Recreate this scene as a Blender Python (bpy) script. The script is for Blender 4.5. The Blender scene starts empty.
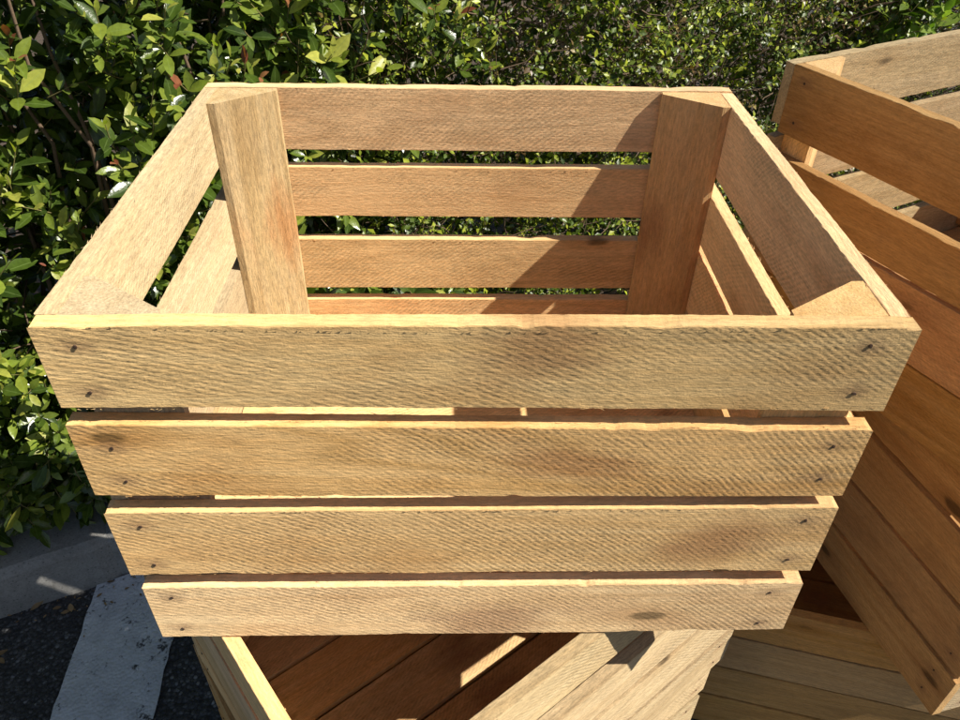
import bpy, math, random
import numpy as np
from mathutils import Vector, Matrix, noise

R = random.Random(7)
C = bpy.context.scene.collection
sc = bpy.context.scene

# ------------------------------------------------------------------ helpers
def link(o):
    C.objects.link(o); return o

def mesh_obj(name, V, F, mat, parent=None, smooth=False, uv=None):
    me = bpy.data.meshes.new(name)
    me.from_pydata([tuple(v) for v in V], [], F)
    if uv is not None:
        l = me.uv_layers.new(name='UVMap')
        l.data.foreach_set('uv', np.asarray(uv, dtype=np.float32).ravel())
    if smooth:
        me.polygons.foreach_set('use_smooth', [True]*len(me.polygons))
    me.materials.append(mat)
    me.update()
    o = link(bpy.data.objects.new(name, me))
    if parent is not None: o.parent = parent
    return o

def thing(name, label, cat, loc=(0,0,0), rotz=0, group=None):
    o = link(bpy.data.objects.new(name, None))
    o.empty_display_size = .05
    o.location = loc; o.rotation_euler = (0,0,rotz)
    o['label'] = label; o['category'] = cat
    if group: o['group'] = group
    return o

class NT:
    """small node-tree writer"""
    def __init__(s, name, disp=False):
        s.m = bpy.data.materials.new(name); s.m.use_nodes = True
        s.t = s.m.node_tree; s.t.nodes.clear()
        s.out = s.n('ShaderNodeOutputMaterial')
    def n(s, kind, ins=None, **kw):
        x = s.t.nodes.new(kind)
        for k, v in kw.items(): setattr(x, k, v)
        if ins:
            for k, v in ins.items():
                sock = x.inputs[k]
                if isinstance(v, bpy.types.NodeSocket): s.t.links.new(v, sock)
                else: sock.default_value = v
        return x
    def math(s, op, a, b=None, c=None, clamp=False):
        ins = {0: a}
        if b is not None: ins[1] = b
        if c is not None: ins[2] = c
        return s.n('ShaderNodeMath', ins, operation=op, use_clamp=clamp).outputs[0]
    def vmath(s, op, a, b=None, out=0):
        ins = {0: a}
        if b is not None: ins[1] = b
        return s.n('ShaderNodeVectorMath', ins, operation=op).outputs[out]
    def noise(s, vec, scale, detail=3, rough=.5, dist=0, out='Fac'):
        return s.n('ShaderNodeTexNoise', {'Vector': vec, 'Scale': scale, 'Detail': detail, 'Roughness': rough, 'Distortion': dist}).outputs[out]
    def ramp(s, fac, stops, interp='LINEAR'):
        r = s.n('ShaderNodeValToRGB', {'Fac': fac}); cr = r.color_ramp; cr.interpolation = interp
        while len(cr.elements) < len(stops): cr.elements.new(.5)
        for e, (p, c) in zip(cr.elements, stops):
            e.position = p; e.color = (c, c, c, 1) if isinstance(c, (int, float)) else (*c, 1)
        return r.outputs['Color']
    def mix(s, fac, a, b, mode='MIX'):
        x = s.n('ShaderNodeMix', data_type='RGBA', blend_type=mode)
        for sock, v in ((x.inputs['Factor'], fac), (x.inputs[6], a), (x.inputs[7], b)):
            if isinstance(v, bpy.types.NodeSocket): s.t.links.new(v, sock)
            else: sock.default_value = v if isinstance(v, (int, float)) else (*v, 1)
        return x.outputs[2]
    def mrange(s, v, a, b, c=0., d=1.):
        return s.n('ShaderNodeMapRange', {'Value': v, 'From Min': a, 'From Max': b, 'To Min': c, 'To Max': d}).outputs[0]
    def finish(s, bsdf):
        s.t.links.new(bsdf, s.out.inputs['Surface']); return s.m

# ------------------------------------------------------------------ materials
def wood_material(name, light, mid, dark, stain, saw=1.0, patch=.68, fz=1.):
    t = NT(name)
    tc = t.n('ShaderNodeTexCoord'); oi = t.n('ShaderNodeObjectInfo')
    rnd = oi.outputs['Random']
    off = t.n('ShaderNodeCombineXYZ', {'X': t.math('MULTIPLY', rnd, 17.3), 'Y': t.math('MULTIPLY', rnd, 41.7), 'Z': t.math('MULTIPLY', rnd, 73.1)}).outputs[0]
    co = tc.outputs['Object']
    P = t.vmath('ADD', co, off)
    sep = t.n('ShaderNodeSeparateXYZ', {0: co}); X, Z = sep.outputs['X'], sep.outputs['Z']
    # slow waviness of the grain
    warp = t.noise(t.vmath('MULTIPLY', P, (2.2, 5., 5.)), 1., 2, .5, out='Color')
    warp = t.vmath('SCALE', t.vmath('SUBTRACT', warp, (.5, .5, .5))); warp.node.inputs['Scale'].default_value = .03
    PW = t.vmath('ADD', P, warp)
    # growth rings as long streaks
    g1 = t.noise(t.vmath('MULTIPLY', PW, (1.2, 90., 90.)), 1., 4, .55)
    g2 = t.noise(t.vmath('MULTIPLY', PW, (6., 420., 420.)), 1., 3, .6)
    fib = t.noise(t.vmath('MULTIPLY', P, (120., 900., 900.)), 1., 2, .6)
    blot = t.noise(t.vmath('MULTIPLY', PW, (5., 14., 14.)), 1., 4, .6)
    blot2 = t.noise(t.vmath('MULTIPLY', t.vmath('ADD', P, (3.1, 9.2, 4.4)), (9., 30., 30.)), 1., 4, .65)
    col = t.mix(t.mrange(g1, .3, .7), light, mid)
    col = t.mix(t.mrange(g2, .42, .78, 0, .45), col, dark)
    col = t.mix(t.mrange(blot, .52, .75, 0, patch), col, stain)
    grey = t.mrange(blot2, .52, .8, 0, .28)
    col = t.mix(grey, col, tuple(.62*v for v in (mid[0]*.9, mid[1], mid[2]*1.25)))
    # growth-ring arches that come and go along the board
    ring = t.math('MULTIPLY', t.noise(t.vmath('MULTIPLY', PW, (1.1, 11., 11.)), 1., 2, .45), 95.)
    ring = t.math('POWER', t.math('ADD', t.math('MULTIPLY', t.math('SINE', ring), .5), .5), 2.5)
    ringm = t.mrange(t.noise(t.vmath('MULTIPLY', P, (2.2, 6., 6.)), 1., 2, .5), .42, .66, .04, .42)
    col = t.mix(t.math('MULTIPLY', ring, ringm), col, dark)
    # handling dirt and weathering
    dirt = t.mrange(t.noise(t.vmath('MULTIPLY', t.vmath('ADD', P, (7., 2., 5.)), (16., 24., 24.)), 1., 5, .7), .54, .78, 0, .2)
    col = t.mix(dirt, col, (.26, .19, .12))
    # knots
    vor = t.n('ShaderNodeTexVoronoi', {'Vector': t.vmath('MULTIPLY', PW, (4.6, 0.5, 12.)), 'Scale': 1.0}, feature='F1').outputs['Distance']
    vd = t.math('ADD', vor, t.mrange(blot2, .3, .7, -.03, .03))
    col = t.mix(t.mrange(vd, .22, .04, 0, .6), col, stain)
    col = t.mix(t.mrange(vd, .075, .045, 0, .8), col, tuple(.3*v for v in dark))
    # one brown, resin-stained patch a board may carry, slanting across the grain
    ann = lambda k: t.n('ShaderNodeAttribute', attribute_type='OBJECT', attribute_name=k).outputs['Fac']
    mx_ = t.math('SUBTRACT', X, ann('mark_x')); mz_ = t.math('SUBTRACT', Z, ann('mark_z'))
    ma = t.math('MULTIPLY', t.math('SUBTRACT', mx_, t.math('MULTIPLY', mz_, ann('mark_slant'))), 22.)
    mb = t.math('MULTIPLY', mz_, 34.)
    md = t.math('SQRT', t.math('ADD', t.math('MULTIPLY', ma, ma), t.math('MULTIPLY', mb, mb)))
    md = t.math('ADD', md, t.math('ADD', t.mrange(blot2, .3, .7, -.45, .45), t.mrange(g1, .3, .7, -.3, .3)))
    col = t.mix(t.mrange(md, 1.15, .25, 0, .62), col, (.40, .195, .085))
    # per board tone
    hv = t.n('ShaderNodeHueSaturation', {'Hue': t.mrange(rnd, 0, 1, .495, .503), 'Saturation': t.mrange(t.math('FRACT', t.math('MULTIPLY', rnd, 7.7)), 0, 1, .92, 1.1),
             'Value': t.mrange(t.math('FRACT', t.math('MULTIPLY', rnd, 13.3)), 0, 1, .84, 1.1), 'Color': col}).outputs[0]
    # circular saw arcs: fuzzy tufts standing in faint diagonal rows
    cx = t.mrange(rnd, 0, 1, -.80, -.45)
    cz = t.mrange(t.math('FRACT', t.math('MULTIPLY', rnd, 5.1)), 0, 1, -1.0, -.70)
    dx = t.math('SUBTRACT', X, cx); dz = t.math('SUBTRACT', Z, cz)
    rad = t.math('SQRT', t.math('ADD', t.math('MULTIPLY', dx, dx), t.math('MULTIPLY', dz, dz)))
    ph = t.math('ADD', t.math('MULTIPLY', rad, 1600.), t.math('MULTIPLY', t.noise(t.vmath('MULTIPLY', P, (24., 40., 40.)), 1., 3, .6), 11.))
    arcs = t.math('ADD', t.math('MULTIPLY', t.math('SINE', ph), .5), .5)
    amp = t.mrange(t.noise(t.vmath('MULTIPLY', P, (7., 16., 16.)), 1., 3, .6), .38, .62, .1, 1.)
    tuft = t.mrange(t.noise(t.vmath('MULTIPLY', P, (170., 800., 800.)), 1., 3, .7), .40, .58, 0., 1.)
    nrm = t.n('ShaderNodeSeparateXYZ', {0: tc.outputs['Normal']}); endg = t.mrange(t.math('ABSOLUTE', nrm.outputs['X']), .5, .8); flat = t.mrange(t.math('ABSOLUTE', nrm.outputs['Z']), .8, .5)
    tuft = t.math('MULTIPLY', tuft, t.math('MULTIPLY', flat, t.math('SUBTRACT', 1., endg)))
    arcs = t.math('MULTIPLY', t.math('MULTIPLY', arcs, amp), tuft)
    fz1 = t.noise(t.vmath('MULTIPLY', P, (110., 620., 620.)), 1., 4, .72)
    fz2 = t.noise(t.vmath('MULTIPLY', P, (750., 750., 750.)), 1., 3, .7)
    fuzz = t.math('ADD', t.math('MULTIPLY', fz1, .72), t.math('MULTIPLY', fz2, .28))
    fuzzc = t.mrange(fuzz, .37, .60, 1-.2*fz, 1+.16*fz)
    pits = t.mrange(t.noise(t.vmath('MULTIPLY', P, (210., 520., 520.)), 1., 2, .5), .68, .76, 1., .78)
    fuzzc = t.math('MULTIPLY', fuzzc, pits)
    hv = t.mix(1., hv, t.n('ShaderNodeCombineColor', {0: fuzzc, 1: fuzzc, 2: fuzzc}).outputs[0], 'MULTIPLY')
    sawc = t.mrange(arcs, 0., .8, 1.05, 1.05-.24*saw)
    hv = t.mix(1., hv, t.n('ShaderNodeCombineColor', {0: sawc, 1: sawc, 2: sawc}).outputs[0], 'MULTIPLY')
    # rust and torn wood round the nails
    an = lambda k: t.n('ShaderNodeAttribute', attribute_type='OBJECT', attribute_name=k).outputs['Fac']
    ndx = t.math('SUBTRACT', t.math('ABSOLUTE', X), an('nail_x')); ndz = t.math('SUBTRACT', t.math('ABSOLUTE', Z), an('nail_z'))
    ndx = t.math('MULTIPLY', ndx, .55)
    nd = t.math('SQRT', t.math('ADD', t.math('MULTIPLY', ndx, ndx), t.math('MULTIPLY', ndz, ndz)))
    nd = t.math('ADD', nd, t.mrange(fuzz, .3, .7, -.0022, .0022))
    hv = t.mix(t.mrange(nd, .0085, .0015, 0, .5), hv, (.24, .12, .06))
    h = t.math('ADD', t.math('MULTIPLY', arcs, .85*saw), t.math('MULTIPLY', g2, .45))
    h = t.math('ADD', h, t.math('MULTIPLY', fuzz, 1.7))
    h = t.math('ADD', h, t.math('MULTIPLY', fib, .35))
    bump = t.n('ShaderNodeBump', {'Strength': .9, 'Distance': .0007, 'Height': h}).outputs[0]
    b = t.n('ShaderNodeBsdfPrincipled', {'Base Color': hv, 'Roughness': .78, 'Normal': bump})
    b.inputs['Specular IOR Level'].default_value = .2
    b.inputs['Diffuse Roughness'].default_value = 1.
    b.inputs['Sheen Weight'].default_value = .12; b.inputs['Sheen Roughness'].default_value = .5; b.inputs['Sheen Tint'].default_value = (1., .8, .5, 1)
    return t.finish(b.outputs[0])

WL, WM, WD, WS = (.86, .61, .305), (.79, .52, .235), (.53, .31, .11), (.51, .26, .09)
wood = wood_material('sawn_pine', WL, WM, WD, WS)
wood_shade_tone = wood_material('sawn_pine_shade_tone', (.62, .365, .135), (.51, .27, .085), (.29, .13, .032), (.30, .125, .032), saw=.5)  # same pine for the right stack, its deep orange shade put into the colour
wood_sun_tone = wood_material('sawn_pine_sun_tone', (.50, .385, .225), (.445, .33, .175), (.28, .18, .08), (.35, .23, .105), saw=.8, patch=.5, fz=1.5)  # same pine for sunlit walls, the washed-out look of strong sun in the colour
wood_grey = wood_material('sawn_pine_dull', (.66, .40, .16), (.56, .32, .105), (.30, .15, .045), (.36, .17, .05), saw=.3)

def simple(name, col, rough, metal=0.):
    t = NT(name)
    tc = t.n('ShaderNodeTexCoord')
    f = t.mrange(t.noise(tc.outputs['Object'], 900., 3, .6), .3, .7, .6, 1.3)
    c = t.mix(1., col, t.n('ShaderNodeCombineColor', {0: f, 1: f, 2: f}).outputs[0], 'MULTIPLY')
    b = t.n('ShaderNodeBsdfPrincipled', {'Base Color': c, 'Roughness': rough, 'Metallic': metal})
    return t.finish(b.outputs[0])
nail_mat = simple('rusty_nail', (.085, .05, .032), .6, .3)

def leaf_material(name, c0, c1, c2, rough=.34, spec=.5, trans=.3, vein=.35):
    t = NT(name)
    g = t.n('ShaderNodeNewGeometry'); uv = t.n('ShaderNodeUVMap'); tc = t.n('ShaderNodeTexCoord')
    rp = g.outputs['Random Per Island']
    col = t.ramp(rp, [(0., c0), (.5, c1), (.88, c2), (1., tuple(min(1, v*1.25) for v in c2))])
    n = t.mrange(t.noise(tc.outputs['Object'], 130., 3, .6), .3, .7, .8, 1.18)
    col = t.mix(1., col, t.n('ShaderNodeCombineColor', {0: n, 1: n, 2: n}).outputs[0], 'MULTIPLY')
    u = t.n('ShaderNodeSeparateXYZ', {0: uv.outputs[0]}).outputs['X']
    mid = t.math('ABSOLUTE', t.math('SUBTRACT', u, .5))
    col = t.mix(t.mrange(mid, .06, .0, 0, vein), col, (.22, .30, .10))
    b = t.n('ShaderNodeBsdfPrincipled', {'Base Color': col, 'Roughness': rough})
    b.inputs['Specular IOR Level'].default_value = spec
    bump = t.n('ShaderNodeBump', {'Strength': .35, 'Distance': .001, 'Height': t.noise(tc.outputs['Object'], 260., 2, .5)}).outputs[0]
    t.t.links.new(bump, b.inputs['Normal'])
    tr = t.n('ShaderNodeBsdfTranslucent', {'Color': t.mix(1., col, (1.6, 1.9, .5), 'MULTIPLY')})
    mx = t.n('ShaderNodeMixShader', {0: trans, 1: b.outputs[0], 2: tr.outputs[0]})
    return t.finish(mx.outputs[0])

leaf_big = leaf_material('glossy_leaf', (.026, .050, .008), (.066, .108, .014), (.17, .22, .03), rough=.27, trans=.24, spec=.6)
leaf_young = leaf_material('young_leaf', (.19, .25, .03), (.30, .34, .045), (.42, .42, .08), rough=.42, trans=.35)
leaf_red = leaf_material('bronze_leaf', (.16, .045, .02), (.26, .075, .04), (.33, .14, .06), rough=.4, trans=.3, vein=.1)
leaf_small = leaf_material('small_leaf', (.022, .042, .005), (.085, .13, .012), (.30, .34, .03), rough=.38, spec=.4, trans=.25, vein=.1)
leaf_small_b = leaf_material('small_bronze_leaf', (.09, .05, .02), (.13, .08, .03), (.20, .15, .04), rough=.4, trans=.2, vein=.1)
leaf_dry = leaf_material('dry_leaf', (.16, .09, .04), (.24, .15, .07), (.3, .2, .1), rough=.8, trans=.1)
twig_mat = simple('twig_bark', (.16, .105, .065), .8)
twig_green = simple('green_stem', (.20, .17, .06), .6)

def asphalt_material():
    t = NT('asphalt')
    tc = t.n('ShaderNodeTexCoord'); P = tc.outputs['Object']
    v = t.n('ShaderNodeTexVoronoi', {'Vector': P, 'Scale': 190.}, feature='F1')
    v2 = t.n('ShaderNodeTexVoronoi', {'Vector': P, 'Scale': 85.}, feature='F1')
    c = t.ramp(v.outputs['Color'], [(0, .022), (.5, .045), (.8, .09), (1., .26)])
    big = t.mrange(t.noise(P, 6., 4, .6), .3, .7, .7, 1.25)
    c = t.mix(t.mrange(v.outputs['Distance'], .45, .8, 0, .85), c, (.018, .018, .019))
    c = t.mix(1., c, t.n('ShaderNodeCombineColor', {0: big, 1: big, 2: big}).outputs[0], 'MULTIPLY')
    h = t.math('ADD', t.math('MULTIPLY', v.outputs['Distance'], -1.), t.math('MULTIPLY', v2.outputs['Distance'], -.9))
    bump = t.n('ShaderNodeBump', {'Strength': 1., 'Distance': .004, 'Height': h}).outputs[0]
    b = t.n('ShaderNodeBsdfPrincipled', {'Base Color': c, 'Roughness': .85, 'Normal': bump})
    return t.finish(b.outputs[0])
def paint_material():
    t = NT('worn_road_paint')
    tc = t.n('ShaderNodeTexCoord'); P = tc.outputs['Object']
    v = t.n('ShaderNodeTexVoronoi', {'Vector': P, 'Scale': 190.}, feature='F1')
    wear = t.noise(P, 55., 5, .75); wear2 = t.noise(P, 9., 3, .6)
    m = t.math('ADD', t.math('MULTIPLY', wear, .75), t.math('MULTIPLY', wear2, .35))
    m = t.math('ADD', m, t.math('MULTIPLY', v.outputs['Distance'], .12))
    dirt = t.mrange(t.noise(P, 24., 4, .7), .3, .75, 1.05, .72)
    base = t.mix(1., (.58, .60, .62), t.n('ShaderNodeCombineColor', {0: dirt, 1: dirt, 2: dirt}).outputs[0], 'MULTIPLY')
    c = t.mix(t.mrange(m, .67, .75), base, (.06, .06, .06))
    h = t.math('ADD', t.math('MULTIPLY', v.outputs['Distance'], -.7), t.math('MULTIPLY', wear, .4))
    bump = t.n('ShaderNodeBump', {'Strength': .8, 'Distance': .003, 'Height': h}).outputs[0]
    b = t.n('ShaderNodeBsdfPrincipled', {'Base Color': c, 'Roughness': .75, 'Normal': bump})
    return t.finish(b.outputs[0])
def concrete_material():
    t = NT('kerb_concrete')
    tc = t.n('ShaderNodeTexCoord'); P = tc.outputs['Object']
    a = t.noise(P, 7., 5, .65); f = t.noise(P, 260., 4, .7)
    c = t.mix(t.mrange(a, .3, .7), (.21, .205, .19), (.35, .34, .32))
    pore = t.n('ShaderNodeTexVoronoi', {'Vector': P, 'Scale': 120.}, feature='F1').outputs['Distance']
    c = t.mix(t.mrange(pore, .22, .10, 0, .6), c, (.07, .065, .06))
    c = t.mix(t.mrange(t.noise(P, 22., 5, .7), .52, .75, 0, .55), c, (.10, .09, .075))
    k = t.mrange(f, .3, .7, .75, 1.15)
    c = t.mix(1., c, t.n('ShaderNodeCombineColor', {0: k, 1: k, 2: k}).outputs[0], 'MULTIPLY')
    bump = t.n('ShaderNodeBump', {'Strength': .7, 'Distance': .002, 'Height': f}).outputs[0]
    b = t.n('ShaderNodeBsdfPrincipled', {'Base Color': c, 'Roughness': .9, 'Normal': bump})
    return t.finish(b.outputs[0])
def soil_material():
    t = NT('planting_soil')
    tc = t.n('ShaderNodeTexCoord'); P = tc.outputs['Object']
    f = t.noise(P, 60., 5, .7)
    c = t.mix(t.mrange(f, .3, .7), (.035, .024, .016), (.10, .07, .045))
    bump = t.n('ShaderNodeBump', {'Strength': 1., 'Distance': .01, 'Height': f}).outputs[0]
    b = t.n('ShaderNodeBsdfPrincipled', {'Base Color': c, 'Roughness': .95, 'Normal': bump})
    return t.finish(b.outputs[0])
asphalt, paint, concrete, soil_m = asphalt_material(), paint_material(), concrete_material(), soil_material()

# ------------------------------------------------------------------ board geometry
def board_mesh(L, h, th, rough=.0005, seg=34, seed=0, dzl=(0, 0), dzr=(0, 0), bow=0., splinters=0, ends=(0, 0)):
    """a sawn board: x along, y thickness, z width, centred; section is a chamfered
    rectangle swept along x, with small saw-torn wobble on the arrises.
    dzl/dzr = (top, bottom) offsets of the left / right end."""
    r = random.Random(seed); V, F = [], []
    c = min(.0005, th*.2)
    sec = [(-th/2+c, -1, 0), (th/2-c, -1, 0), (th/2, -1, c), (th/2, 1, -c), (th/2-c, 1, 0), (-th/2+c, 1, 0), (-th/2, 1, -c), (-th/2, -1, c)]
    s0 = r.uniform(0, 100)
    dents = [(r.uniform(-L/2, L/2), r.choice((1, 1, -1)), r.uniform(.0004, .0018)*min(1, rough/.0006), r.uniform(.0025, .009)) for _ in range(int(L*22))]
    for i in range(seg+1):
        u = i/seg; x = -L/2 + ends[0]*(1-u) + (L+0)*u + ends[1]*u
        top = h/2 + dzl[0]*(1-u) + dzr[0]*u; bot = -h/2 + dzl[1]*(1-u) + dzr[1]*u
        wt = (noise.noise((s0+x*14, 3.1, 0)))*rough*1.1; wb = (noise.noise((s0+x*14, 9.1, 0)))*rough*1.8
        by = bow*(4*u*(1-u))
        for (yy, sg, dz) in sec:
            z = (top+wt if sg > 0 else bot+wb) + dz
            jy = r.uniform(-1, 1)*rough*.2 if dz == 0 else 0
            jz = r.uniform(-1, 1)*rough*.4
            if dz != 0 and yy < 0 or dz == 0:
                for (dx_, ds, dd, dw) in dents:
                    if ds == sg and abs(x-dx_) < 3*dw: jz -= sg*dd*math.exp(-((x-dx_)/dw)**2)*(1 if yy < 0 else .35)
            xx = x + (r.uniform(-1, 1)*rough*.8 if i in (0, seg) else 0)
            if i in (0, seg):   # soften the end arrises
                k = .0009; z += -k*sg if dz == 0 else 0
            V.append((xx, yy+jy+by, z+jz))
    n = 8
    for i in range(seg):
        for k in range(n):
            a = i*n+k; b = i*n+(k+1) % n
            F.append((a, b, b+n, a+n))
    F.append(tuple(reversed(range(n)))); F.append(tuple(range(seg*n, seg*n+n)))
    F = [tuple(reversed(f)) for f in F]
    for q in range(splinters):          # torn fibres standing off the arrises
        x = r.uniform(-L/2+.004, L/2-.004); sg = r.choice((1, 1, -1)); yy = r.choice((-th/2, -th/2, th/2))
        z = sg*(h/2-.0008)+(dzl[0 if sg > 0 else 1]+dzr[0 if sg > 0 else 1])*.5
        l = r.uniform(.001, .0035)*(2.4 if r.random() < .05 else 1); a = r.uniform(-.5, .5)+(math.pi if r.random() < .5 else 0)
        w = r.uniform(.00012, .0003)
        p0 = Vector((x, yy, z)); d = Vector((math.cos(a), -abs(math.sin(a))*.4*(1 if yy < 0 else -1), sg*abs(math.sin(a))+.08*sg)).normalized()
        s = len(V)
        V += [tuple(p0+Vector((-w*1.5, 0, -w))), tuple(p0+Vector((w*1.5, 0, w))), tuple(p0+Vector((0, w*2, 0))), tuple(p0+d*l+Vector((0, 0, .12*l)))]
        F += [(s, s+1, s+3), (s+1, s+2, s+3), (s+2, s, s+3)]
    return V, F

def nail_mesh(seed):
    r = random.Random(seed); V = [(0, -.0006, 0)]; n = 9
    for k in range(n):
        a = k*2*math.pi/n; q = .00125*(1+r.uniform(-.18, .18)); V.append((q*math.cos(a), -.0005, q*math.sin(a)*.85))
    for k in range(n):
        a = k*2*math.pi/n; V.append((V[1+k][0]*1.05, .0012, V[1+k][2]*1.05))
    F = [(0, 1+(k+1) % n, 1+k) for k in range(n)] + [(1+k, 1+(k+1) % n, 1+n+(k+1) % n, 1+n+k) for k in range(n)]
    return V, F
nail_me = []
for k in range(3):
    V, F = nail_mesh(k); me = bpy.data.meshes.new('nail'); me.from_pydata(V, [], F); me.materials.append(nail_mat); nail_me.append(me)

TH = .012
def add_slat(root, cx, cy, zt, zb, L, rot, mat, seed, th=TH, H=.3065, dz=((0, 0), (0, 0)), ends=(0, 0), fine=0, nails=True, rough=.0006, mark=None):
    """slat of a wall; its outer face is local -y. zt/zb measured down from the rim."""
    r = random.Random(seed)
    h = zt-zb
    V, F = board_mesh(L, h, th, rough=rough, seg=150 if fine > 100 else (60 if fine else 30), seed=seed, dzl=dz[0], dzr=dz[1], bow=r.uniform(-.0014, .0014), splinters=fine, ends=ends)
    o = mesh_obj('slat', V, F, mat, root)
    o.location = (cx, cy, H+(zt+zb)/2); o.rotation_euler = (0, r.uniform(-.0015, .0015), rot)
    nx = L/2-.021+r.uniform(-.004, .004); nz = h*.27+r.uniform(-.003, .003)
    o['nail_x'] = nx; o['nail_z'] = nz
    o['mark_x'], o['mark_z'], o['mark_slant'] = mark or (9., 0., 0.)
    if nails:
        for sx in (-1, 1):
            for sz in (-1, 1):
                q = link(bpy.data.objects.new('nail', r.choice(nail_me))); q.parent = o
                q.location = (sx*nx+r.uniform(-.0015, .0015), -th/2-.0001, sz*nz+r.uniform(-.0015, .0015))
                q.rotation_euler = (0, r.uniform(0, 6), 0)
    return o

def post_mesh(H, su, sv, tip, seed):
    """corner post of sawn triangular section with blunt tips; local x runs up the post"""
    r = random.Random(seed)
    sec = [(0, 0), (su, 0), (su, tip*.6), (tip*.7, sv), (0, sv)]
    seg = 20; V, F = [], []
    for i in range(seg+1):
        x = -H/2+H*i/seg
        for (a, b) in sec:
            V.append((x, a+r.uniform(-1, 1)*.0003, b+r.uniform(-1, 1)*.0003))
    n = len(sec)
    for i in range(seg):
        for k in range(n):
            a = i*n+k; b = i*n+(k+1) % n; F.append((a, b, b+n, a+n))
    F.append(tuple(reversed(range(n)))); F.append(tuple(range(seg*n, seg*n+n)))
    return V, F

def add_post(root, x, y, sx, sy, H, mat, seed, su=.0555, sv=.040):
    V, F = post_mesh(H-.0195, su, sv, .010, seed)
    W_ = []
    for (px, a, b) in V: W_.append((px, a, b))
    # map (a -> inward along x wall, b -> inward along y wall); px -> up
    # local frame: X up; local Y = sx * world x ; local Z = sy * world y
    o = mesh_obj('corner_post', [(px, sx*a, sy*b) for (px, a, b) in W_], F if sx*sy > 0 else [tuple(reversed(f)) for f in F], mat, root)
    # rotate so local X -> world Z, local Y -> world X, local Z -> world Y
    o.rotation_euler = Matrix(((0, 1, 0), (0, 0, 1), (1, 0, 0))).to_euler()
    o.location = (x, y, H/2+.0088)
    return o

DEF = [(0., -.0665), (-.0785, -.1455), (-.1585, -.2255), (-.2395, -.3055)]
def jit(r, a=.0015): return [(t-(0 if i == 0 else r.uniform(0, a)), b+r.uniform(-a, a)*.6 if i < 3 else b) for i, (t, b) in enumerate(DEF)]

def crate(label, loc, rotz, mat, seed, W=.50, D=.394, H=.3065, front=None, back=None, left=None, right=None, fine=0, front_dz=None, front_ends=None, nfloor=5, fgap=.006, wall=None, marks=None):
    r = random.Random(seed); wall = wall or {}; wm = lambda k: wall.get(k, mat)
    root = thing('wooden_crate', label, 'crate', loc, rotz, 'slatted wooden crates stacked by the hedge')
    front = front or jit(r); back = back or jit(r); left = left or jit(r); right = right or jit(r)
    for i, (t, b) in enumerate(front):
        dz = front_dz[i] if front_dz else ((r.uniform(-1, 1)*.001, r.uniform(-1, 1)*.001), (r.uniform(-1, 1)*.001, r.uniform(-1, 1)*.001))
        if i == 0 and not front_dz: dz = ((0, dz[0][1]), (0, dz[1][1]))
        en = front_ends[i] if front_ends else (r.uniform(-1, 1)*.0015, r.uniform(-1, 1)*.0015)
        add_slat(root, 0, -D/2+TH/2, t, b, W, 0, wm('front'), seed*100+i, H=H, dz=dz, ends=en, fine=fine, mark=(marks or {}).get(i))
    for i, (t, b) in enumerate(back):
        add_slat(root, 0, D/2-TH/2, t, b, W, math.pi, wm('back'), seed*100+10+i, H=H, ends=(r.uniform(-1, 1)*.001, r.uniform(-1, 1)*.001), fine=fine//2)
    for i, (t, b) in enumerate(left):
        add_slat(root, -W/2+TH/2, 0, t, b, D-2*TH-.0008, -math.pi/2, wm('left'), seed*100+20+i, H=H, rough=.0004, fine=fine//2)
    for i, (t, b) in enumerate(right):
        add_slat(root, W/2-TH/2, 0, t, b, D-2*TH-.0008, math.pi/2, wm('right'), seed*100+30+i, H=H, rough=.0004, fine=fine//2)
    xi, yi = W/2-TH-.0003, D/2-TH-.0003
    k = 0
    for sx in (-1, 1):
        for sy in (-1, 1):
            add_post(root, sx*xi, sy*yi, -sx, -sy, H, wm('left_post') if sx < 0 else wm('right_post'), seed*100+40+k, sv=.040+r.uniform(-.003, .003)); k += 1
    # floor boards, on the long axis, let in between the end walls
    depth = D-2*TH-.002; pitch = depth/nfloor; bw = pitch-fgap
    for i in range(nfloor):
        y = -depth/2+pitch*(i+.5)
        edge = i in (0, nfloor-1)
        L = W-2*TH-.002
        V, F = board_mesh(L, bw, .010, seg=20, seed=seed*100+60+i)
        o = mesh_obj('floor_board', V, F, mat, root)
        o.rotation_euler = (math.pi/2, 0, 0); o.location = (0, y, .007+r.uniform(0, .0008))
        o['nail_x'] = L/2-.03; o['nail_z'] = .02
    return root

STEP = .3068; GZ = .0
def dirv(a): a = math.radians(a); return Vector((math.sin(a), math.cos(a), 0))

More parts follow.
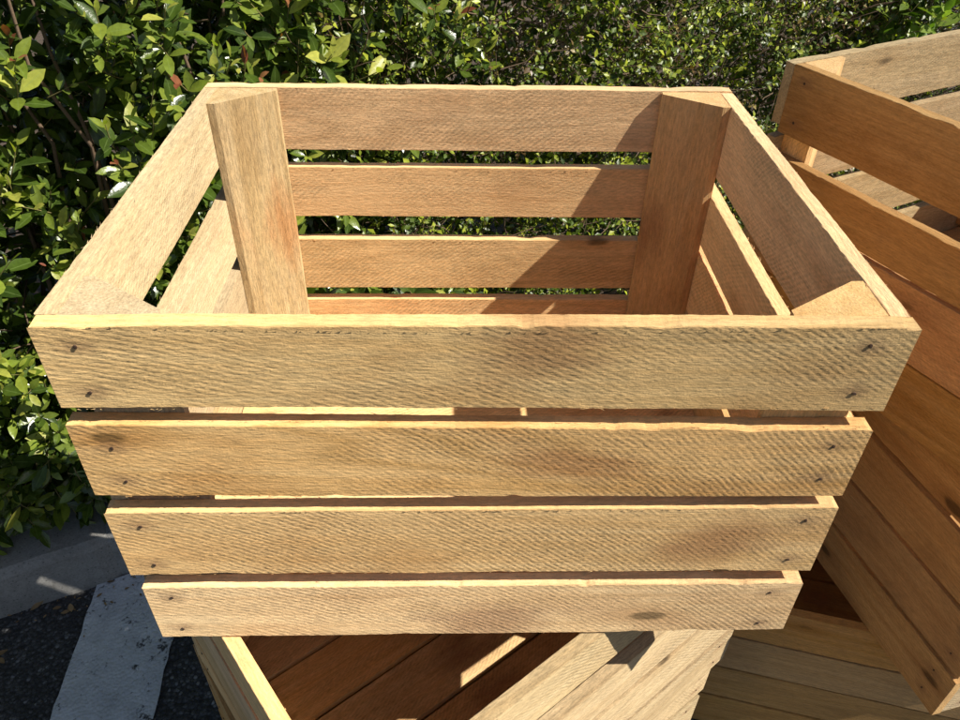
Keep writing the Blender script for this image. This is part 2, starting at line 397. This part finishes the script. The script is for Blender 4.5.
# main crate: measured slat edges (z below rim at left and right end)
fr = [((-.0003, -.0602), (-.0003, -.0640)), ((-.0740, -.1382), (-.0795, -.1419)), ((-.1552, -.2239), (-.1540, -.2255)), ((-.2398, -.3050), (-.2404, -.3030))]
front, fdz = [], []
for (l, r_) in fr:
    t = (l[0]+r_[0])/2; b = (l[1]+r_[1])/2
    front.append((t, b)); fdz.append(((l[0]-t, l[1]-b), (r_[0]-t, r_[1]-b)))
main = crate('large open crate of pale sawn slats in the foreground, on top of the middle stack',
      (0, .197, 3*STEP), 0, wood, 11, front=front, front_dz=fdz, front_ends=[(.0010, .0008), (-.0012, -.0005), (-.0005, .0012), (.0030, .0010)],
      back=[(0, -.0615), (-.0800, -.135), (-.1625, -.2240), (-.2400, -.305)],
      right=[(-.0004, -.0700), (-.0900, -.1450), (-.1550, -.2250), (-.2370, -.305)],
      left=[(0, -.0622), (-.0965, -.1580), (-.1760, -.2320), (-.2420, -.305)], fine=130, wall={'left': wood_sun_tone, 'left_post': wood_sun_tone}, marks={0: (.035, .018, .6), 1: (.055, .004, -1.2), 2: (.172, 0., 1.1), 3: (.01, -.018, .4)})

# crate below it, turned
d = dirv(52.8); e = dirv(-37.2); Cn = Vector((-.0874, -.148, 0))
c2 = Cn+d*.25+e*.197
crate('crate turned diagonally directly beneath the large foreground crate, sunlit side and dark inside',
      (c2.x, c2.y, 2*STEP), math.radians(37.2), wood, 12, fine=40, wall={'front': wood_sun_tone}, front=[(0, -.0580), (-.0880, -.1480), (-.1600, -.2260), (-.2400, -.3055)])
c3 = c2+Vector((-.012, .006, 0))
crate('mostly hidden crate standing on the asphalt below the diagonal crate', (c3.x, c3.y, STEP), math.radians(35.5), wood_grey, 13, wall={'front': wood_sun_tone})
# right-hand stack
d = dirv(153.6); e = dirv(63.6); Cn = Vector((.3355, .4798, 0)); c = Cn+e*.25+d*.197
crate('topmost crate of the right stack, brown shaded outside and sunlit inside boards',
      (c.x, c.y, 3*STEP), math.radians(26.4), wood_shade_tone, 14,
      left=[(0, -.0732), (-.0977, -.1500), (-.1547, -.2315), (-.2345, -.3047)], fine=40, wall={'back': wood_sun_tone, 'left_post': wood})
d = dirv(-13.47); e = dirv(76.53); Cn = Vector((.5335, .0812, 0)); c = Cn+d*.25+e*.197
crate('orange-brown shaded crate right under the topmost of the right stack, slits of light between slats',
      (c.x, c.y, 2*STEP), math.radians(103.47), wood_shade_tone, 15,
      back=[(0, -.0680), (-.0760, -.1480), (-.1545, -.2290), (-.2345, -.3055)], fine=40, nfloor=4, fgap=.03, wall={'left': wood_sun_tone})
d = dirv(105.); e = dirv(15.); Cn = Vector((.305, .245, 0)); c = Cn+d*.25+e*.197
crate('dull brown crate at the bottom right, lowest of the right stack, standing on the asphalt',
      (c.x, c.y, STEP), math.radians(-15.), wood_grey, 16,
      front=[(0, -.0715), (-.0755, -.1495), (-.1535, -.2270), (-.2310, -.3055)], fine=20)
for o in list(C.objects):
    if o.get('category') == 'crate': o.location.z -= STEP-.0005      # bottoms: levels 0, 1, 2

# ------------------------------------------------------------------ ground
A0 = Vector((-.795, .42, 0)); U = Vector((.910, .4146, 0)).normalized(); N = Vector((-U.y, U.x, 0))
def hp(s, t, z): return A0+U*s+N*t+Vector((0, 0, z))

def sheet(name, pts, mat, z=0):
    o = mesh_obj(name, [(x, y, z) for x, y in pts], [tuple(range(len(pts)))], mat); o['kind'] = 'structure'; return o
S_ = 400
sheet('asphalt_ground', [(-S_, -S_), (S_, -S_), (S_, S_), (-S_, S_)], asphalt)
# painted line (slightly ragged sides)
L0, L1, R0, R1 = Vector((-.6, .50)), Vector((-.70, -.6)), Vector((-.452, .55)), Vector((-.53, -.6))
L0 = Vector((-.650, .484)); L1 = Vector((-.583, -.6)); R0 = Vector((-.497, .556)); R1 = Vector((-.433, -.6))
pl, pr = [], []
rr = random.Random(3)
for i in range(60):
    u = i/59
    pl.append(L0.lerp(L1, u)+Vector((rr.uniform(-1, 1)*.0018, 0))); pr.append(R0.lerp(R1, u)+Vector((rr.uniform(-1, 1)*.0018, 0)))
V = [(p.x, p.y, .004) for p in pl]+[(p.x, p.y, .004) for p in pr]
o = mesh_obj('painted_line', V, [(i, i+1, 61+i, 60+i) for i in range(59)], paint); o['kind'] = 'structure'
# kerb stones, rough-edged profile swept along U
def kerb():
    prof = [(-.002, -.02), (0, .088), (.004, .097), (.012, .102), (.135, .103), (.142, .098), (.145, -.02)]
    V, F = [], []; r = random.Random(5); segs = 260; n = len(prof)
    for i in range(segs+1):
        s = -2.5+6.5*i/segs
        joint = abs((s+2.5) % .9) < .024
        for j, (t, z) in enumerate(prof):
            w = noise.noise((s*9, t*20, z*20))*.0035+r.uniform(-1, 1)*.0007
            p = hp(s, t+w*.6+(.006 if joint and j < 4 else 0), z+w-(.006 if joint and 1 < j < 6 else 0)); V.append(p)
    for i in range(segs):
        for k in range(n-1):
            a = i*n+k; F.append((a, a+n, a+n+1, a+1))
    o = mesh_obj('kerb', V, F, concrete); o['kind'] = 'structure'
kerb()
V, F = [], []
ns, nt = 120, 20
for i in range(ns+1):
    for j in range(nt+1):
        s = -2.5+6.5*i/ns; t = .1455+9.*(j/nt)**2
        V.append(hp(s, t, .07+noise.noise((s*7, t*7, 1))*.02))
for i in range(ns):
    for j in range(nt):
        a = i*(nt+1)+j; F.append((a, a+nt+1, a+nt+2, a+1))
o = mesh_obj('soil', V, F, soil_m, smooth=True); o['kind'] = 'structure'

# ------------------------------------------------------------------ hedge
class Leaves:
    def __init__(s): s.V = []; s.F = []; s.UV = []; s.n = 0
    def add(s, pos, axis, up, L, Wd, curl=.15, fold=.25, coarse=False):
        """blade from pos along axis; up = upper side; rows x 3 points, pointed"""
        axis = axis.normalized(); side = axis.cross(up)
        if side.length < 1e-4: side = axis.cross(Vector((.3, .5, .8)))
        side.normalize(); up = side.cross(axis)
        rows = ((0., .10), (.5, 1.), (1., .06)) if coarse else ((0., .09), (.2, .66), (.48, 1.), (.76, .72), (1., .04))
        b = s.n
        for (u, w) in rows:
            c = pos+axis*(L*u)-up*(curl*L*u*u)
            hw = Wd*.5*w
            s.V += [c-side*hw+up*(fold*hw), c, c+side*hw+up*(fold*hw)]
        s.n += 3*len(rows)
        for i in range(len(rows)-1):
            a = b+3*i; u0, u1 = rows[i][0], rows[i+1][0]
            s.F += [(a, a+1, a+4, a+3), (a+1, a+2, a+5, a+4)]
            s.UV += [(0, u0), (.5, u0), (.5, u1), (0, u1), (.5, u0), (1, u0), (1, u1), (.5, u1)]
    def build(s, name, mat, parent, label=None):
        o = mesh_obj(name, s.V, s.F, mat, parent, smooth=True, uv=s.UV)
        if label: o['label'] = label
        return o
class Tubes:
    def __init__(s): s.V = []; s.F = []
    def add(s, pts, r0, r1, n=4):
        b = len(s.V)
        for i, p in enumerate(pts):
            q = pts[min(i+1, len(pts)-1)]-pts[max(i-1, 0)]
            q = q.normalized() if q.length > 1e-6 else Vector((0, 0, 1))
            a = q.cross(Vector((.31, .17, .93))).normalized(); c = q.cross(a)
            r = r0+(r1-r0)*i/(len(pts)-1)
            for k in range(n):
                t = 2*math.pi*k/n; s.V.append(p+a*(r*math.cos(t))+c*(r*math.sin(t)))
        for i in range(len(pts)-1):
            for k in range(n):
                s.F.append((b+i*n+k, b+i*n+(k+1) % n, b+(i+1)*n+(k+1) % n, b+(i+1)*n+k))
    def build(s, name, mat, parent): return mesh_obj(name, s.V, s.F, mat, parent, smooth=True)

def rvec(r, k=1.):
    return Vector((r.gauss(0, k), r.gauss(0, k), r.gauss(0, k)))
def face_t(s, z, seed=0):
    """front surface of the hedge (distance behind the kerb line)"""
    b = .15-.055*math.exp(-((z-.22)/.14)**2)
    if z > .85: b += (z-.85)**2*3
    return b+noise.noise((s*4.2, z*4.2, seed))*.05+noise.noise((s*11, z*11, seed+5))*.03

def big_leaf_shoot(r, L, Y, B, T, p, d, size, young):
    """a leafy shoot: alternate leaves up a short stem, small fresh ones at the tip"""
    n = r.randint(6, 10); ln = size*r.uniform(1.3, 1.9)
    bend = rvec(r, .12); pts = []
    for i in range(5):
        u = i/4; pts.append(p+d*(ln*u)+bend*(ln*u*u)+Vector((0, 0, .18*ln*u*u)))
    T.add(pts, .0013, .0007, 3)
    ang = r.uniform(0, 6.28)
    for i in range(n):
        u = .12+.88*i/(n-1); k = min(3, int(u*4)); f = u*4-k
        c = pts[k].lerp(pts[k+1], f) if k < 4 else pts[4]
        dd = (pts[min(k+1, 4)]-pts[k]).normalized() if k < 4 else d
        a = dd.cross(Vector((.2, .3, .93))).normalized(); b = dd.cross(a)
        ang += 2.4+r.uniform(-.3, .3)
        out = a*math.cos(ang)+b*math.sin(ang)
        tip = u > .78
        spread = r.uniform(.85, 1.25) if not tip else r.uniform(.25, .6)
        ax = (dd*math.cos(spread)+out*math.sin(spread)+rvec(r, .12)).normalized()
        up = (dd*.8+Vector((.25, -.25, .75))-ax*.3+rvec(r, .18)).normalized()
        l = size*r.uniform(.75, 1.15)*(.55 if tip and young else (1. if u > .15 else .8))
        tgt = (Y if young else L) if tip or (young and u > .6 and r.random() < .5) else L
        if B is not None and tip: tgt = B
        tgt.add(c+ax*.003, ax, up, l, l*r.uniform(.40, .50), curl=r.uniform(-.02, .28), fold=r.uniform(.1, .45))

def broad_hedge():
    r = random.Random(21)
    root = thing('hedge', 'glossy broad-leaved hedge on the left with yellow-green and reddish young shoots', 'hedge', tuple(hp(-.2, .3, .08)), 0, None)
    L, Y, B, T, St = Leaves(), Leaves(), Leaves(), Tubes(), Tubes()
    base = Vector(root.location)
    cnt = 0
    for k in range(6000):
        s = r.uniform(-1.0, .86) if r.random() < .9 else r.uniform(.8, 1.0); z = r.uniform(.13, 1.1)
        if s > .74+.08*noise.noise((z*5, 2, 2)) and r.random() < .85: continue
        depth = r.random()**1.6*.26
        t = face_t(s, z)+depth
        if noise.noise((s*7.5+3, z*7.5, 4.)) < -.06 and depth < .12: continue   # dark hollows
        p = hp(s, t, z)-base
        d = (N*-r.uniform(.5, 1.1)+U*r.gauss(.15, .45)+Vector((0, 0, r.uniform(.1, 1.1)))).normalized()
        if z < .26: d = (N*-1+U*r.gauss(0, .5)+Vector((0, 0, r.uniform(-.7, .3)))).normalized()
        size = r.choice((r.uniform(.020, .032), r.uniform(.026, .042), r.uniform(.034, .050)))
        front = depth < .07
        young = front and r.random() < (.75 if z > .35 else .3)
        red = front and z > .4 and noise.noise((s*6, z*6, 11)) > .08 and r.random() < .4
        big_leaf_shoot(r, L, Y, B if red else None, T, p, d, size, young)
    for k in range(420):        # skirts drooping over the kerb
        s = r.uniform(-1.0, .95); z = r.uniform(.13, .24); p = hp(s, r.uniform(.055, .17), z)-base
        d = (N*-1.+U*r.gauss(0, .7)+Vector((0, 0, r.uniform(-1.2, .1)))).normalized()
        big_leaf_shoot(r, L, Y, None, T, p, d, r.uniform(.028, .045), r.random() < .15)
    for k in range(9000):       # older leaves deep inside
        s = r.uniform(-1.05, .95); z = r.uniform(.11, 1.08); t = face_t(s, z)+r.uniform(.14, .42)
        L.add(hp(s, t, z)-base, (rvec(r)+N*-.5), (rvec(r, .5)+Vector((.3, -.4, .8))).normalized(), r.uniform(.035, .055), r.uniform(.018, .026), coarse=True)
    for k in range(70):         # woody stems
        s = r.uniform(-1., .8); p = hp(s, r.uniform(.24, .45), .06)-base; pts = [p]
        for i in range(7): pts.append(pts[-1]+Vector((r.gauss(0, .02), r.gauss(0, .02), .13))+N*r.uniform(-.03, .015))
        St.add(pts, .006, .002, 6)
    for k in range(500):
        s = r.uniform(-1., .8); z = r.uniform(.15, 1.); p = hp(s, face_t(s, z)+.22, z)-base; pts = [p]
        dd = (N*-1+U*r.gauss(0, .6)+Vector((0, 0, r.uniform(0, 1)))).normalized()
        for i in range(4): pts.append(pts[-1]+dd*.05+rvec(r, .008))
        St.add(pts, .0022, .0012, 4)
    L.build('foliage', leaf_big, root); Y.build('young_leaves', leaf_young, root, 'fresh yellow-green leaves at the shoot tips')
    B.build('red_leaves', leaf_red, root, 'reddish young leaves'); T.build('shoot_stems', twig_green, root); St.build('branches', twig_mat, root)
broad_hedge()

def fine_hedge():
    r = random.Random(22)
    root = thing('hedge', 'small-leaved dark hedge on the right, tiny leaves on thin bare twigs, behind the crates', 'hedge', tuple(hp(1.6, .3, .08)), 0, None)
    base = Vector(root.location)
    L, B, T, D_ = Leaves(), Leaves(), Tubes(), Leaves()
    for k in range(7400):
        s = r.uniform(.70, 2.6); z = r.uniform(.12, 1.1)
        if s < .80+.08*noise.noise((z*5, 2, 2)) and r.random() < .7: continue
        depth = r.random()**1.5*.24
        t = face_t(s, z, 40)+.03+depth
        if noise.noise((s*9, z*9, 14.)) < -.06 and depth < .10: continue
        p = hp(s, t, z)-base
        d = (N*-r.uniform(.3, 1.1)+U*r.gauss(0, .6)+Vector((0, 0, r.uniform(-.2, 1.1)))).normalized()
        ln = r.uniform(.04, .10); bend = rvec(r, .2)
        pts = [p+d*(ln*u)+bend*(ln*u*u) for u in (0, .33, .66, 1.)]
        T.add(pts, .0009, .0005, 3)
        bronze = noise.noise((s*5, z*5, 31)) > .12 and r.random() < .5
        n = int(ln/.0066); ang = r.uniform(0, 6)
        for i in range(n):
            u = (i+.5)/n; c = p+d*(ln*u)+bend*(ln*u*u)
            a = d.cross(Vector((.2, .3, .93))).normalized(); b = d.cross(a); ang += 2.6+r.uniform(-.4, .4)
            out = a*math.cos(ang)+b*math.sin(ang)
            ax = (d*.5+out+rvec(r, .15)).normalized(); up = (d*.6+Vector((.3, -.3, .8))+rvec(r, .3)).normalized()
            l = r.uniform(.010, .0175)
            (B if bronze and r.random() < .6 else L).add(c, ax, up, l, l*r.uniform(.5, .7), curl=.1, fold=.3, coarse=True)
    for k in range(24000):      # inner leaves
        s = r.uniform(.6, 2.65); z = r.uniform(.11, 1.08); t = face_t(s, z, 40)+r.uniform(.14, .5)
        L.add(hp(s, t, z)-base, (rvec(r)+N*-.5), (rvec(r, .5)+Vector((.3, -.4, .8))).normalized(), r.uniform(.016, .03), r.uniform(.010, .018), coarse=True)
    for k in range(1900):        # bare twigs that catch the light
        s = r.uniform(.72, 2.5); z = r.uniform(.12, 1.); p = hp(s, face_t(s, z, 40)+r.uniform(.03, .2), z)-base; pts = [p]
        dd = (N*-r.uniform(.2, 1)+U*r.gauss(0, .7)+Vector((0, 0, r.uniform(.1, 1.3)))).normalized()
        for i in range(r.randint(3, 6)): pts.append(pts[-1]+dd*r.uniform(.015, .035)+rvec(r, .006))
        T.add(pts, r.uniform(.0009, .0018), .0007, 4)
    L.build('foliage', leaf_small, root); B.build('bronze_leaves', leaf_small_b, root, 'bronze-tinged tiny leaves'); T.build('twigs', twig_mat, root)
fine_hedge()

def bright_plant():
    r = random.Random(23)
    b0 = hp(2.05, .22, .10)
    root = thing('shrub', 'bright green broad-leaved plant poking out above the top right crate', 'shrub', tuple(b0), 0, None)
    L, Y, T = Leaves(), Leaves(), Tubes()
    for k in range(46):
        p = Vector((r.gauss(0, .05), r.gauss(0, .03), r.uniform(.45, .78)))
        d = (N*-.6+U*r.gauss(0, .5)+Vector((0, 0, 1.))).normalized()
        big_leaf_shoot(r, L if r.random() < .35 else Y, Y, None, T, p, d, r.uniform(.05, .062), True)
    for k in range(7):
        pts = [Vector((r.gauss(0, .01), r.gauss(0, .01), -.02))]
        for i in range(8): pts.append(pts[-1]+Vector((r.gauss(0, .012), r.gauss(0, .012), .085)))
        T.add(pts, .003, .0012, 5)
    L.build('foliage', leaf_big, root); Y.build('young_leaves', leaf_bright, root); T.build('stems', twig_green, root)
leaf_bright = leaf_material('bright_leaf', (.08, .15, .02), (.13, .21, .03), (.2, .27, .05), rough=.4, trans=.35)
bright_plant()

# fallen leaves and grit by the kerb: nobody could count them
r = random.Random(31); D_ = Leaves()
for k in range(320):
    s = r.uniform(-.6, 1.6); t = -abs(r.gauss(0, .035))-.004
    if r.random() < .25: t = r.uniform(.03, .13)
    z = .108 if t > 0 else .006
    ax = Vector((r.gauss(0, 1), r.gauss(0, 1), 0)).normalized(); l = r.uniform(.003, .009) if r.random() < .75 else r.uniform(.01, .03)
    D_.add(hp(s, t, z), ax, Vector((r.gauss(0, .2), r.gauss(0, .2), 1)), l, l*.45, curl=-.1, fold=.3)
o = D_.build('leaf_litter', leaf_dry, None); o['kind'] = 'stuff'; o['label'] = 'dry leaves scattered along the kerb'

# ------------------------------------------------------------------ light
sun_v = Vector((.87, -.262, 1.)).normalized()
elev = math.asin(sun_v.z); az = math.atan2(sun_v.x, sun_v.y)
w = bpy.data.worlds.new('World'); sc.world = w; w.use_nodes = True
nt = w.node_tree; bg = nt.nodes['Background']
sky = nt.nodes.new('ShaderNodeTexSky'); sky.sky_type = 'NISHITA'; sky.sun_disc = False
sky.sun_elevation = elev; sky.sun_rotation = az; sky.air_density = 1.0; sky.dust_density = 1.2; sky.ozone_density = 1.
nt.links.new(sky.outputs[0], bg.inputs['Color']); bg.inputs['Strength'].default_value = .05
ld = bpy.data.lights.new('sun', 'SUN'); ld.energy = 4.6; ld.angle = math.radians(.53); ld.color = (1., .945, .85)
lo = link(bpy.data.objects.new('sun', ld)); lo.rotation_euler = sun_v.to_track_quat('Z', 'Y').to_euler(); lo.location = (3, -1, 4)

# ------------------------------------------------------------------ camera
f, pit, yaw, rol = 768.117, .671961, .0360572, .0224280
cp, sp = math.cos(pit), math.sin(pit)
fw = Vector((math.sin(yaw)*cp, math.cos(yaw)*cp, -sp)); rt = Vector((math.cos(yaw), -math.sin(yaw), 0)); up = rt.cross(fw)
r2 = rt*math.cos(rol)+up*math.sin(rol); u2 = -rt*math.sin(rol)+up*math.cos(rol)
cd = bpy.data.cameras.new('camera'); cd.sensor_width = 36; cd.lens = f/960*36; cd.clip_start = .02; cd.clip_end = 2000
cam = link(bpy.data.objects.new('camera', cd))
M = Matrix((r2, u2, -fw)).transposed().to_4x4(); M.translation = Vector((-.01194, -.34601, .2519+.3065+2*STEP+.0005))
cam.matrix_world = M
sc.camera = cam

sc.view_settings.view_transform = 'Standard'; sc.view_settings.look = 'None'
sc.view_settings.exposure = .72; sc.view_settings.gamma = 1
sc.render.engine = 'CYCLES'
sc.cycles.max_bounces = 8; sc.cycles.diffuse_bounces = 5
